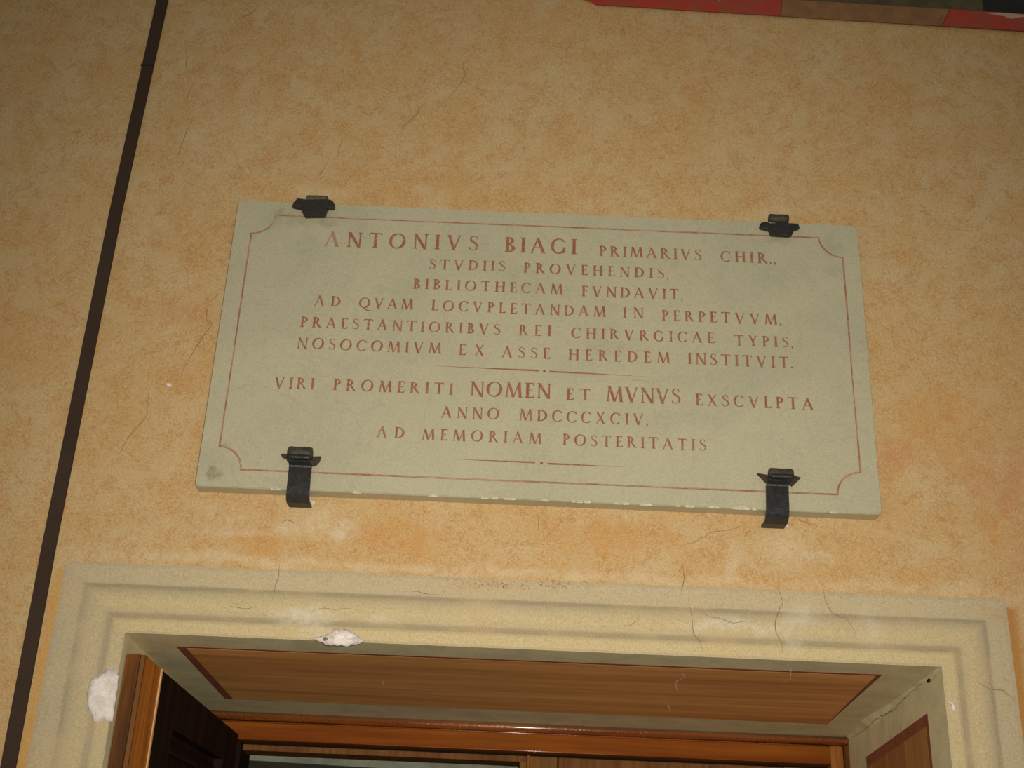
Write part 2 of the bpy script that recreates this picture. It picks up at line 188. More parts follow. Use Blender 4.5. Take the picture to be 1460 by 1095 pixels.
M = dict(
    wall=wall_material(), surround=surround_material(), marble=marble_material(), letter=letter_material(),
    border=flat('faded_brown_red_line', (0.29, 0.125, 0.065), (0.42, 0.25, 0.15), 0.6, 45, 0.2, 0, 0),
    groove=flat('painted_groove_highlight', (0.60, 0.44, 0.33), (0.45, 0.26, 0.17), 0.5, 60),
    chip=flat('broken_marble_edge', (0.62, 0.58, 0.42), (0.45, 0.41, 0.27), 0.6, 200),
    iron=flat('black_wrought_iron', (0.013, 0.014, 0.013), (0.026, 0.025, 0.020), 0.42, 120, 0.5, 0.2, 0.5),
    rust=flat('dusty_brown_iron', (0.065, 0.058, 0.036), (0.035, 0.028, 0.018), 0.6, 160, 0.4, 0.1, 0.5),
    rustred=flat('rust_brown_iron', (0.06, 0.035, 0.02), (0.022, 0.018, 0.014), 0.6, 200, 0.4, 0.1, 0.5),
    stripe=flat('dark_brown_strip', (0.045, 0.027, 0.016), (0.050, 0.031, 0.019), 0.75, 10, 0.15, 0, 0),
    grey=flat('olive_grey_reveal_paint', (0.74, 0.64, 0.365), (0.62, 0.54, 0.31), 0.75, 16),
    red=flat('flaking_red_paint', (0.42, 0.040, 0.022), (0.30, 0.07, 0.03), 0.65, 24),
    tan=flat('brown_ochre_paint', (0.27, 0.135, 0.05), (0.21, 0.10, 0.04), 0.7, 30),
    olive=flat('dark_olive_paint', (0.075, 0.055, 0.022), (0.10, 0.08, 0.03), 0.7, 30),
    black=flat('black_paint', (0.012, 0.012, 0.010), (0.02, 0.018, 0.014), 0.7, 30),
    flake=flat('bare_pinkish_plaster', (0.55, 0.33, 0.24), (0.5, 0.3, 0.2), 0.8, 40),
    crack=flat('dark_crack', (0.20, 0.15, 0.085), (0.28, 0.20, 0.11), 0.9, 50, 0.1, 0, 0),
    crack_pale=flat('pale_crack', (0.88, 0.84, 0.76), (0.8, 0.72, 0.6), 0.9, 50, 0.1, 0, 0),
    crack_grey=flat('grey_crack', (0.17, 0.15, 0.10), (0.34, 0.30, 0.2), 0.9, 90, 0.1, 0, 0),
    patch=flat('white_pink_filler', (0.76, 0.70, 0.62), (0.60, 0.49, 0.43), 0.85, 45, 0.2, 0, 0.7, 0.003),
    fleck=flat('rust_brown_fleck', (0.40, 0.21, 0.09), (0.46, 0.28, 0.13), 0.8, 90, 0.2, 0, 0),
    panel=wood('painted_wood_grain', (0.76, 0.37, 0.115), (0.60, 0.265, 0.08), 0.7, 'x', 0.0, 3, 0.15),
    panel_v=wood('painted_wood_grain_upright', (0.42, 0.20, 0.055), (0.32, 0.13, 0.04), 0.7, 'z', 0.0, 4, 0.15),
    panel_edge=flat('red_brown_painted_edge', (0.30, 0.10, 0.05), (0.24, 0.08, 0.04), 0.7, 20, 0.1),
    varnish=wood('glossy_varnished_wood', (0.34, 0.105, 0.018), (0.20, 0.045, 0.008), 0.30, 'x', 1.0, 8, 0.6, 0.9, 0.0024, 170),
    frame=wood('varnished_frame_wood', (0.27, 0.080, 0.008), (0.19, 0.043, 0.006), 0.6, 'x', 0.0, 6, 0.05, 0.3),
    frame_v=wood('varnished_upright_wood', (0.30, 0.11, 0.018), (0.20, 0.055, 0.010), 0.5, 'z', 0.05, 9, 0.15),
    plank=wood('plain_brown_plank', (0.24, 0.125, 0.03), (0.17, 0.08, 0.022), 0.7, 'z', 0.0, 10, 0.1),
    plank_red=wood('reddish_brown_plank', (0.21, 0.09, 0.025), (0.14, 0.055, 0.018), 0.7, 'z', 0.0, 10, 0.1),
    edge_dark=wood('dark_red_brown_edge', (0.18, 0.062, 0.012), (0.06, 0.026, 0.011), 0.7, 'z', 0.0, 12, 0.08),
    edge_orange=wood('orange_brown_stile', (0.62, 0.23, 0.035), (0.42, 0.125, 0.02), 0.65, 'z', 0.0, 7, 0.1),
    bead=wood('pale_highlight_bead', (0.75, 0.50, 0.22), (0.60, 0.34, 0.12), 0.5, 'z', 0.1, 12, 0.3),
    dark=wood('dark_brown_wood', (0.028, 0.013, 0.007), (0.014, 0.008, 0.005), 0.75, 'z', 0.0, 9, 0.05),  # very dark brown, the same on every piece
    gap=flat('deep_dark_gap', (0.006, 0.005, 0.004), (0.009, 0.007, 0.005), 0.8, 20, 0.1, 0, 0),
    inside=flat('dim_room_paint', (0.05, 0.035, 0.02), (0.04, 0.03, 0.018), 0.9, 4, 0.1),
    lintel=flat('grey_plaster_lintel', (0.27, 0.28, 0.20), (0.20, 0.21, 0.15), 0.8, 22),
    paving=flat('grey_stone_paving', (0.30, 0.27, 0.22), (0.22, 0.20, 0.17), 0.8, 6),
)

# ------------------------------------------------------------------ mesh helpers
def link(name, bm, m, parent=None, loc=None):
    bm.normal_update(); me = bpy.data.meshes.new(name); bm.to_mesh(me); bm.free()
    return link_mesh(name, me, m, parent, loc)
def link_mesh(name, me, m=None, parent=None, loc=None):
    if m is not None and not me.materials: me.materials.append(m)
    o = bpy.data.objects.new(name, me); COL.objects.link(o)
    if parent: o.parent = parent
    if loc: o.location = loc
    return o
def tag(o, label=None, cat=None, kind=None, group=None):
    if label: o['label'] = label
    if cat: o['category'] = cat
    if kind: o['kind'] = kind
    if group: o['group'] = group
    return o
def empty(name, loc=(0, 0, 0)):
    o = bpy.data.objects.new(name, None); COL.objects.link(o); o.location = loc; o.empty_display_size = 0.05; return o
def box(bm, x0, x1, y0, y1, z0, z1, bev=0.0):
    vs = [bm.verts.new((x, y, z)) for x in (x0, x1) for y in (y0, y1) for z in (z0, z1)]
    for f in ((0, 1, 3, 2), (4, 6, 7, 5), (0, 4, 5, 1), (2, 3, 7, 6), (0, 2, 6, 4), (1, 5, 7, 3)):
        bm.faces.new([vs[i] for i in f])
    if bev: bmesh.ops.bevel(bm, geom=[e for e in bm.edges if any(v in vs for v in e.verts)], offset=bev, segments=2, affect='EDGES', profile=0.5)
    return vs
def bx(name, m, parent, *a, bev=0.0):
    bm = bmesh.new(); box(bm, *a); 
    if bev: bmesh.ops.bevel(bm, geom=bm.edges[:], offset=bev, segments=2, affect='EDGES', profile=0.5)
    return link(name, bm, m, parent)
def recalc(bm): bmesh.ops.recalc_face_normals(bm, faces=bm.faces[:])
def plate(pts, y_front, y_back, bev=0.0, bm=None):
    """an outline in the wall's plane given thickness"""
    own = bm is None; bm = bm or bmesh.new()
    f = [bm.verts.new((x, y_front, z)) for x, z in pts]; b = [bm.verts.new((x, y_back, z)) for x, z in pts]
    n = len(pts); top = bm.faces.new(f); bm.faces.new(b[::-1])
    for i in range(n): bm.faces.new((f[i], b[i], b[(i + 1) % n], f[(i + 1) % n]))
    recalc(bm)
    if bev: bmesh.ops.bevel(bm, geom=list(top.edges), offset=bev, segments=2, affect='EDGES', profile=0.5)
    return bm
def prism(pts, z0, tops, bm=None):
    """a plan outline raised from z0 to a top height per corner"""
    bm = bm or bmesh.new()
    if not isinstance(tops, (list, tuple)): tops = [tops] * len(pts)
    a = [bm.verts.new((x, y, z0)) for x, y in pts]; b = [bm.verts.new((x, y, t)) for (x, y), t in zip(pts, tops)]
    n = len(pts); bm.faces.new(a); bm.faces.new(b[::-1])
    for i in range(n): bm.faces.new((a[i], a[(i + 1) % n], b[(i + 1) % n], b[i]))
    recalc(bm); return bm
def tube(bm, p0, p1, r, seg=16, wob=0.0):
    p0, p1 = Vector(p0), Vector(p1); d = (p1 - p0).normalized(); a = d.orthogonal().normalized(); b = d.cross(a)
    rings = []
    for t in (0, .08, .3, .5, .7, .92, 1):
        rr = r * (0.86 if t in (0, 1) else 1) * (1 + random.uniform(-wob, wob)); c = p0.lerp(p1, t)
        rings.append([bm.verts.new(c + (a * math.cos(2 * math.pi * i / seg) + b * math.sin(2 * math.pi * i / seg)) * rr) for i in range(seg)])
    for q, s in zip(rings, rings[1:]):
        for i in range(seg): bm.faces.new((q[i], q[(i + 1) % seg], s[(i + 1) % seg], s[i]))
    bm.faces.new(rings[0]); bm.faces.new(rings[-1]); recalc(bm)
def ribbon(pts, width, conv, taper=True, jag=0.0):
    """narrow line along a polyline; conv puts (u, v) into space"""
    dense = []
    for a, b in zip(pts, pts[1:]):
        L = math.dist(a, b); n = max(1, int(L / 0.006))
        for i in range(n): dense.append((a[0] + (b[0] - a[0]) * i / n + random.uniform(-jag, jag), a[1] + (b[1] - a[1]) * i / n + random.uniform(-jag, jag)))
    dense.append(tuple(pts[-1])); bm = bmesh.new(); n = len(dense); prev = None
    for i, p in enumerate(dense):
        q0, q1 = dense[max(0, i - 1)], dense[min(n - 1, i + 1)]
        dx, dz = q1[0] - q0[0], q1[1] - q0[1]; L = math.hypot(dx, dz) or 1
        w_ = width * (min(1, 0.25 + 2.2 * min(i, n - 1 - i) / n) if taper else 1) * (random.uniform(.6, 1.25) if jag else 1) / 2
        a = bm.verts.new(conv(p[0] - dz / L * w_, p[1] + dx / L * w_)); b = bm.verts.new(conv(p[0] + dz / L * w_, p[1] - dx / L * w_))
        if prev: bm.faces.new((prev[0], prev[1], b, a))
        prev = (a, b)
    return bm
def smooth(o):
    for p in o.data.polygons: p.use_smooth = True
    return o

# ------------------------------------------------------------------ setting: wall with the door opening
XL, XR, ZT = -0.594, 0.678, 2.047
bm = bmesh.new(); bw = 0.006
box(bm, -2.6, XL - bw, 0, 0.95, 0, 4.2); box(bm, XR + bw, 2.8, 0, 0.95, 0, 4.2); box(bm, XL - bw, XR + bw, 0, 0.95, ZT + bw, 4.2)
wall = tag(link('wall_front', bm, M['wall']), 'ochre and cream mottled plaster wall with hairline cracks around the marble plaque', 'wall', 'structure')
fl_o = tag(bx('floor', M['paving'], None, -2.6, 2.8, -3.6, 4.4, -0.05, 0), 'grey stone floor running under the doorway', 'floor', 'structure')
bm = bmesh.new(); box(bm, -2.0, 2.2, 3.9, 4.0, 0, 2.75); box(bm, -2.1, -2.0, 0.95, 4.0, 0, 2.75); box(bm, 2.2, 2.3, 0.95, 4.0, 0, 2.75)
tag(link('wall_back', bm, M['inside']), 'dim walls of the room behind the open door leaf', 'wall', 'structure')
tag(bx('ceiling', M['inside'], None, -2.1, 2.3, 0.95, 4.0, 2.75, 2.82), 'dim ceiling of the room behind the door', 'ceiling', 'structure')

WY = -0.0006
def on_wall(u, v): return (u, WY, v)
def on_surround(u, v): return (u, -0.0054, v)
def beside(pts): return [p for p in pts if not (-.518 < p[0] < .603 and 2.2815 < p[1] < 2.8375)]
for i, pts in enumerate(DATA['CRACKS']):
    pts = beside(pts)
    if len(pts) < 2: continue
    on_s = sum(p[1] for p in pts) / len(pts) < 2.15
    w_ = 0.0013 if i in (0, 1, 4, 5, 11, 12, 13, 15) else 0.0010
    cv = on_surround if on_s else on_wall
    if not on_s and pts[-1][1] < 2.155: cv = on_surround
    link('crack', ribbon(pts, w_, cv, True, 0.0007), M['crack'], wall)
def rough_patch(name, pts, y, depth, m, parent, hole=None):
    pts = [(p[0], min(p[1], 2.279) if 2.2 < p[1] < 2.3 else p[1]) for p in pts]; bm = bmesh.new(); cx = sum(p[0] for p in pts) / len(pts); cz = sum(p[1] for p in pts) / len(pts); N = 5
    dense = []
    for a, b in zip(pts, pts[1:] + pts[:1]):
        for t in (0, .5): dense.append((a[0] + (b[0] - a[0]) * t + random.uniform(-.0011, .0011), a[1] + (b[1] - a[1]) * t + random.uniform(-.0011, .0011)))
    rings = []
    for r in range(N):
        s = 1 - r / N
        rings.append([bm.verts.new((cx + (x - cx) * s, y - (0 if r == 0 else depth * random.uniform(.35, 1.0)), cz + (z - cz) * s)) for x, z in dense])
    c = bm.verts.new((cx, y - depth, cz)); n = len(dense)
    for q, s in zip(rings, rings[1:]):
        for i in range(n): bm.faces.new((q[i], q[(i + 1) % n], s[(i + 1) % n], s[i]))
    for i in range(n): bm.faces.new((rings[-1][i], rings[-1][(i + 1) % n], c))
    bk = [bm.verts.new((x, y + 0.003, z)) for x, z in dense]
    for i in range(n): bm.faces.new((rings[0][i], bk[i], bk[(i + 1) % n], rings[0][(i + 1) % n]))
    bm.faces.new(bk); recalc(bm); return smooth(link(name, bm, m, parent))
tag(rough_patch('plaster_chip', DATA['CHIP3'], -0.0004, 0.001, M['patch'], wall), 'tiny white chip beside the crack')
rough_patch('plaster_patch', DATA['CHIP5'], -0.0004, 0.003, M['patch'], wall)
rough_patch('plaster_patch', DATA['CHIP6'], -0.0004, 0.003, M['patch'], wall)

# dark vertical strip on the wall
SL = [(-0.7445, 1.10), (-0.7445, 1.837), (-0.750, 2.179), (-0.7505, 2.492), (-0.751, 2.818), (-0.743, 3.312), (-0.735, 3.9)]
bm = bmesh.new(); prev = None
SL = [(-0.742, 0.0)] + SL
for (x, z) in SL:
    r = [bm.verts.new((x + dx, y, z)) for dx, y in ((0, 0), (0.0006, -0.003), (0.0225, -0.003), (0.0235, 0))]
    if prev:
        for a in range(3): bm.faces.new((prev[a], prev[a + 1], r[a + 1], r[a]))
    prev = r
recalc(bm)
tag(link('trim_1', bm, M['stripe']), 'narrow dark brown strip running the full height of the plaster wall', 'strip', 'structure')
bx('joint', M['gap'], bpy.data.objects['trim_1'], -0.7475, -0.7225, -0.0034, 0, 3.147, 3.1495)

# painted door surround: a mitred profile following the opening
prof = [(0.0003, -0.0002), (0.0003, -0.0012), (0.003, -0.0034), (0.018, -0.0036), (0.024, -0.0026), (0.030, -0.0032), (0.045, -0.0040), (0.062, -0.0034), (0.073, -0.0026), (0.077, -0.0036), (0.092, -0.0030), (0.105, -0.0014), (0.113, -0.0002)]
bm = bmesh.new(); uvl = bm.loops.layers.uv.new('UVMap'); rings = []
for d, y in prof:
    ch = 0.0085 * max(0, (d - 0.09) / 0.023)
    rings.append([(XL - d, y, 0.0), (XL - d, y, ZT + d * .55 + .0 - ch), (XL - d + ch, y, ZT + d - ch * .2 if ch else ZT + d), (XR + d - ch * .3, y, ZT + d), (XR + d, y, ZT + d - ch * .3), (XR + d, y, 0.0)])
def jit(p, d): return (p[0], p[1], p[2])
for (d0, y0), (d1, y1), q, s in zip(prof, prof[1:], rings, rings[1:]):
    segs = [((q[0], (q[0][0], q[0][1], ZT + d0 - 0.0085 * max(0, (d0 - 0.09) / 0.023))), (s[0], (s[0][0], s[0][1], ZT + d1 - 0.0085 * max(0, (d1 - 0.09) / 0.023))), 1.0)]
    a1 = segs[0][0][1]; b1 = segs[0][1][1]
    segs.append(((a1, q[2]), (b1, s[2]), 0.5)); 
    # lintel divided for the hand-painted, slightly uneven outer edge
    K = 40; qa = [tuple(Vector(q[2]).lerp(Vector(q[3]), i / K)) for i in range(K + 1)]; sa = [tuple(Vector(s[2]).lerp(Vector(s[3]), i / K)) for i in range(K + 1)]
    for i in range(K): segs.append(((qa[i], qa[i + 1]), (sa[i], sa[i + 1]), 0.0))
    segs.append(((q[3], q[4]), (s[3], s[4]), 0.2)); segs.append(((q[4], q[5]), (s[4], s[5]), 0.35))
    for (a, b), (c, e), side in segs:
        pts = [a, b, e, c]
        if (Vector(a) - Vector(b)).length < 1e-6: pts = [a, e, c]; uu = [d0, d1, d1]
        else: uu = [d0, d0, d1, d1]
        f = bm.faces.new([bm.verts.new(p) for p in pts])
        for l, u in zip(f.loops, uu): l[uvl].uv = (u / 0.113, side)
bmesh.ops.remove_doubles(bm, verts=bm.verts[:], dist=1e-5)
for v in bm.verts:
    if v.co.z > ZT + .1115 and abs(v.co.x) < .6: v.co.z += random.uniform(-.0012, .0012)
recalc(bm)
if sum(f.normal.y for f in bm.faces) > 0: bmesh.ops.reverse_faces(bm, faces=bm.faces[:])
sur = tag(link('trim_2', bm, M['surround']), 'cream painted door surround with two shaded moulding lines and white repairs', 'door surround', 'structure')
o = rough_patch('plaster_patch', DATA['CHIP1'], -0.0045, 0.004, M['patch'], sur); tag(o, 'tall white and pinkish plaster repair on the left upright')
o = rough_patch('plaster_patch', DATA['CHIP2'], -0.0045, 0.006, M['patch'], sur); tag(o, 'broken white plaster patch on the lintel edge')
o = rough_patch('plaster_patch', DATA['CHIP4'], -0.0045, 0.002, M['patch'], sur)
bm = bmesh.new(); bmesh.ops.create_icosphere(bm, subdivisions=2, radius=0.0032, matrix=Matrix.Translation((-0.2805, -0.0105, 2.0475)) @ Matrix.Diagonal((1.2, .35, 1, 1)))
link('nail_hole', bm, M['crack_grey'], sur)
bm = bmesh.new()
for (cx, cz, rx, n) in ((-0.018, 2.146, .055, 60), (0.088, 2.151, .045, 45), (-0.09, 2.150, .04, 12)):
    for i in range(n):
        x, z = cx + random.gauss(0, rx * .5), cz + random.gauss(0, .0045); a = random.uniform(0, math.pi); L = random.uniform(.001, .0028); w_ = .0005
        v = []
        for s_, bend in ((-1, 0), (0, 1), (1, 0)):
            px, pz = x + math.cos(a) * L * s_ - math.sin(a) * .0006 * bend, z + math.sin(a) * L * s_ + math.cos(a) * .0006 * bend
            v.append((bm.verts.new((px - math.sin(a) * w_, -0.0056, pz + math.cos(a) * w_)), bm.verts.new((px + math.sin(a) * w_, -0.0056, pz - math.cos(a) * w_))))
        for p, q in zip(v, v[1:]): bm.faces.new((p[0], p[1], q[1], q[0]))
tag(link('paint_flecks', bm, M['fleck'], sur), kind='stuff')

# lining of the reveal: soffit and two jambs with painted panels
rev = tag(empty('trim_3', (0.04, 0.3, ZT)), 'olive grey painted door reveal with brown wood-grain panels', 'door reveal', 'structure')
def world_child(o, p):
    o.parent = p; o.matrix_parent_inverse = Matrix.Translation(-Vector(p.location)); return o
def wb(name, m, p, *a, bev=0.0): return world_child(bx(name, m, None, *a, bev=bev), p)
def wl(name, bm, m, p): return world_child(link(name, bm, m), p)
soff = wb('soffit', M['grey'], rev, XL - bw, XR + bw, -0.0008, 0.60, ZT, ZT + bw - .0005)
bmj = bmesh.new()
# right jamb ripples slightly where the plaster was patched
wb('jamb_lining', M['grey'], rev, XR, XR + bw - .0005, -0.0008, 0.60, 0.0, ZT)
wb('jamb_lining', M['grey'], rev, XL - bw + .0005, XL, -0.0008, 0.60, 0.0, ZT)
def quadslab(p4, axis, off, th):
    bm = bmesh.new(); vs = []
    for k in (off, off + th):
        vs.append([bm.verts.new((u, v, k) if axis == 'z' else (k, u, v)) for u, v in p4])
    bm.faces.new(vs[0]); bm.faces.new(vs[1][::-1])
    for i in range(4): bm.faces.new((vs[0][i], vs[1][i], vs[1][(i + 1) % 4], vs[0][(i + 1) % 4]))
    recalc(bm); return bm
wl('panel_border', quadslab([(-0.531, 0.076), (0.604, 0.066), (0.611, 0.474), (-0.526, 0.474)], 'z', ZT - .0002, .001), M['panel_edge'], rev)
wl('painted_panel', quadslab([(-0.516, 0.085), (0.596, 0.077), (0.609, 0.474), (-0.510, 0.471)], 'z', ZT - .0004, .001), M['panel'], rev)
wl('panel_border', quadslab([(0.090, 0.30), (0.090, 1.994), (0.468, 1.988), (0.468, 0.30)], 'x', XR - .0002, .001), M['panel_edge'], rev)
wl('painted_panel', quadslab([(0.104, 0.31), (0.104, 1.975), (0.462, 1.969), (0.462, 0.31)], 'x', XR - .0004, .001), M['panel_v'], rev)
for i, pts in enumerate(DATA['SCR']):
    wl('crack', ribbon(pts, 0.0016 if i != 1 else .0018, lambda u, v: (u, v, ZT - .0016), True, 0.0008), M['crack_pale'], rev)
# cracked arris between soffit and right jamb: an uneven mortar bead with a dark crack
bm = bmesh.new(); prev = None
for i in range(61):
    y = 0.002 + i * 0.0097; r = 0.0025 + 0.0012 * abs(math.sin(i * .45)) + random.uniform(0, .0006) + 0.008 * math.exp(-((i - 42) / 9) ** 2)
    ring = [bm.verts.new((XR + .001, y, ZT - r * 1.4)), bm.verts.new((XR - r * .25, y, ZT - r * .85)), bm.verts.new((XR - r * .6, y, ZT - r * .55)), bm.verts.new((XR - r * 1.4, y, ZT + .001))]
    if prev:
        for a in range(3): bm.faces.new((prev[a], prev[a + 1], ring[a + 1], ring[a]))
    prev = ring
recalc(bm); smooth(wl('mortar_bead', bm, M['grey'], rev))
wl('crack', ribbon([(0.004, ZT - .006), (0.05, ZT - .010), (0.10, ZT - .004), (0.2, ZT - .008), (0.27, ZT - .014), (0.36, ZT - .010), (0.44, ZT - .016), (0.55, ZT - .008)], .0016, lambda u, v: (XR - .0025 - .005 * math.exp(-((u - .41) / .1) ** 2), u, v), True, .0015), M['crack_grey'], rev)
wl('crack', ribbon([(0.30, ZT - .01), (0.31, ZT - .04), (0.29, ZT - .07), (0.33, ZT - .11)], .0012, lambda u, v: (XR - .0007, u, v), True, .0012), M['crack_grey'], rev)
wl('crack', ribbon([(0.22, ZT - .02), (0.24, ZT - .05), (0.21, ZT - .07)], .0012, lambda u, v: (XR - .0007, u, v), True, .0012), M['crack_grey'], rev)
bm = bmesh.new(); bmesh.ops.create_icosphere(bm, subdivisions=2, radius=0.0045, matrix=Matrix.Translation((XR - .001, .065, ZT - .007)) @ Matrix.Diagonal((.6, 1.6, .7, 1)))
wl('hole', bm, M['gap'], rev)

# ------------------------------------------------------------------ door frame
fr = tag(empty('trim_4', (0.04, 0.59, ZT)), 'glossy varnished brown wooden door frame at the back of the reveal', 'door frame', 'structure')
def halfround(x0, x1, z0, z1, y, r):
    bm = bmesh.new(); N = 10; R = []
    for x in (x0, x1):
        R.append([bm.verts.new((x, y - r * math.sin(math.pi * i / N), z0 + (z1 - z0) * (0.5 - 0.5 * math.cos(math.pi * i / N)))) for i in range(N + 1)])
    for i in range(N): bm.faces.new((R[0][i], R[0][i + 1], R[1][i + 1], R[1][i]))
    bm.faces.new(R[0]); bm.faces.new(R[1][::-1]); recalc(bm)
    for f in bm.faces: f.smooth = len(f.verts) == 4
    return bm
wl('head_glint_bead', halfround(XL + .002, 0.6425, 2.0262, 2.0295, 0.5930, 0.003), M['varnish'], fr)  # this and the next bead are glossy slivers added to catch rows of glints
wl('head_glint_bead', halfround(-0.50, 0.6425, 1.9932, 1.9955, 0.5930, 0.002), M['varnish'], fr)
wl('head_moulding', halfround(XL, XR + .006, 2.0295, 2.0465, 0.594, 0.013), M['varnish'], fr)
wb('head_rail', M['frame'], fr, XL + .001, 0.6425, 0.5925, 0.64, 1.9935, 2.0295, bev=.0015)
wb('side_stile', M['frame_v'], fr, 0.6430, 0.6680, 0.5935, 0.64, 0.0, 2.0290, bev=.0012)
bm = bmesh.new(); N = 8; R = []
for z in (0.0, 2.0300):
    R.append([bm.verts.new((0.6690 + 0.0165 * (0.5 - 0.5 * math.cos(math.pi * i / N)), 0.596 - 0.011 * math.sin(math.pi * i / N), z)) for i in range(N + 1)])
for i in range(N): bm.faces.new((R[0][i], R[0][i + 1], R[1][i + 1], R[1][i]))
recalc(bm); wl('side_moulding', bm, M['edge_dark'], fr)
wb('hinge_post', M['dark'], fr, XL, -0.508, 0.596, 0.70, 0.0, 1.9925, bev=.002)
wb('gap_shade_strip', M['gap'], fr, -0.508, 0.6430, 0.625, 0.66, 1.98, 1.9936)  # near-black strip painting the shade in the gap below the head rail
wb('door_stop', M['plank_red'], fr, -0.508, 0.050, 0.612, 0.66, 1.9765, 1.9880, bev=.001)
wb('door_stop', M['plank'], fr, 0.036, 0.050, 0.606, 0.66, 1.90, 1.9764, bev=.001)
tag(bx('trim_5', M['lintel'], None, -0.560, 0.20, 0.75, 0.93, 1.974, 2.006, bev=.002), 'pale grey plaster lintel seen through the open half of the doorway', 'lintel', 'structure')
bpy.data.objects['trim_5'].rotation_euler = (0, math.radians(1.0), 0)
bpy.data.objects['trim_5'].location = (-0.016, 0, -0.004)

# closed right leaf
dr = tag(empty('door_1', (0.34, 0.62, 0.0)), 'closed brown boarded right-hand door leaf below the varnished head rail', 'door', 'structure')
wb('plank', M['plank_red'], dr, 0.112, 0.5520, 0.614, 0.640, 0.03, 1.9885, bev=.002)
wb('plank', M['plank'], dr, 0.0560, 0.1100, 0.612, 0.640, 0.03, 1.9885, bev=.002)
wb('plank', M['plank'], dr, 0.5545, 0.6420, 0.614, 0.640, 0.03, 1.9885, bev=.002)
wb('meeting_bead', M['frame_v'], dr, 0.0505, 0.0555, 0.600, 0.640, 0.03, 1.9885, bev=.0015)
wb('ledge', M['plank'], dr, 0.060, 0.640, 0.6405, 0.662, 1.05, 1.17)

# open left leaf folded against the left jamb
dl = tag(empty('door_2', (-0.54, 0.3, 0.0)), 'dark louvred door leaf folded open against the left side of the doorway', 'door', 'structure')
wl('front_edge', prism([(-0.592, 0.022), (-0.5705, 0.022), (-0.5705, 0.040), (-0.592, 0.040)], 0.02, 2.019), M['edge_dark'], dl)
wl('edge_rebate', prism([(-0.5700, 0.0245), (-0.563, 0.0235), (-0.563, 0.030), (-0.5700, 0.030)], 0.02, 2.019), M['plank_red'], dl)
wl('stile', prism([(-0.5925, 0.0405), (-0.5715, 0.0405), (-0.5715, 0.0308), (-0.563, 0.0308), (-0.5615, 0.122), (-0.5925, 0.122)], 0.02, 2.0200), M['edge_orange'], dl)
wl('bead', prism([(-0.5635, 0.1225), (-0.5595, 0.1225), (-0.5590, 0.1275), (-0.5635, 0.1275)], 0.02, 2.0195), M['bead'], dl)  # pale strip: the highlight along the stile's edge is put into its colour
A0 = Vector((-0.5615, 0.128)); DIR = Vector((0.0475, 0.457)).normalized(); NRM = Vector((DIR.y, -DIR.x))
def lf(u, n): p = A0 + DIR * u + NRM * n; return (p.x, p.y)
def leafpiece(name, m, u0, u1, n0, n1, z0, z1a, z1b=None):
    z1b = z1a if z1b is None else z1b
    wl(name, prism([lf(u0, n0), lf(u0, n1), lf(u1, n1), lf(u1, n0)], z0, [z1a, z1a, z1b, z1b]), m, dl)
zt = lambda u: 2.0195 - 0.040 * u
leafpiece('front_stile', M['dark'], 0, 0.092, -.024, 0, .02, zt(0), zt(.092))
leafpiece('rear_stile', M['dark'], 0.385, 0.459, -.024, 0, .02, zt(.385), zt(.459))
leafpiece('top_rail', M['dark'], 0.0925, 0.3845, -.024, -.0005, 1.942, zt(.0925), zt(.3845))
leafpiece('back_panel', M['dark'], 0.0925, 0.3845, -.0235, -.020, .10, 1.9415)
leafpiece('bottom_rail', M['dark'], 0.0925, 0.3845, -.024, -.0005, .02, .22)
for i in range(40):
    z = 1.912 - i * .042
    bm = bmesh.new(); P4 = []
    for u in (0.0935, 0.3835):
        P4 += [(*lf(u, -.019), z + .014), (*lf(u, -.002), z - .010), (*lf(u, -.002), z - .003), (*lf(u, -.019), z + .021)]
    v = [bm.verts.new(p) for p in P4]
    for f in ((0, 1, 2, 3), (4, 7, 6, 5), (0, 4, 5, 1), (1, 5, 6, 2), (2, 6, 7, 3), (3, 7, 4, 0)): bm.faces.new([v[k] for k in f])
    recalc(bm); wl('louvre_slat', bm, M['dark'], dl)

# ------------------------------------------------------------------ marble plaque
PY = -0.027
C4 = [(-0.5148, 2.8345), (0.600, 2.8335), (0.5985, 2.2838), (-0.5142, 2.2842)]
def rounded(cs, rad, step=0.012):
    out = []; n = len(cs)
    for i, c in enumerate(cs):
        p, q = Vector(cs[i - 1]), Vector(cs[(i + 1) % n]); c = Vector(c); r = rad[i]
        a = c + (p - c).normalized() * r; b = c + (q - c).normalized() * r
        for t in (0, .25, .5, .75, 1): out.append(a * (1 - t) ** 2 + c * 2 * t * (1 - t) + b * t * t)
        nr = rad[(i + 1) % n]; e = q + (c - q).normalized() * nr; L = (e - b).length; k = int(L / step)
        for j in range(1, k): out.append(b.lerp(e, j / k))
    return out
out = rounded(C4, (.004, .012, .009, .006))
bm = bmesh.new(); n = len(out)
fr_, md_, bk_ = [], [], []
for p in out:
    low = p.y < 2.29; j = random.uniform(-.0004, .0004) + (random.choice((0, 0, 0, .0008, .0018)) if low else 0)
    ins = 0.0012; cx, cz = 0.042, 2.559
    fx = p.x - math.copysign(ins, p.x - cx) * (abs(p.x - cx) > .54); fz = p.y - math.copysign(ins, p.y - cz) * (abs(p.y - cz) > .26)
    fr_.append(bm.verts.new((fx, PY, fz + j))); md_.append(bm.verts.new((p.x, PY + .0018 + abs(j) * .6, p.y + (j * .5)))); bk_.append(bm.verts.new((p.x, -0.0008, p.y)))
bm.faces.new(fr_); bm.faces.new(bk_[::-1])
for A_, B_ in ((fr_, md_), (md_, bk_)):
    for i in range(n): bm.faces.new((A_[i], B_[i], B_[(i + 1) % n], A_[(i + 1) % n]))
recalc(bm)
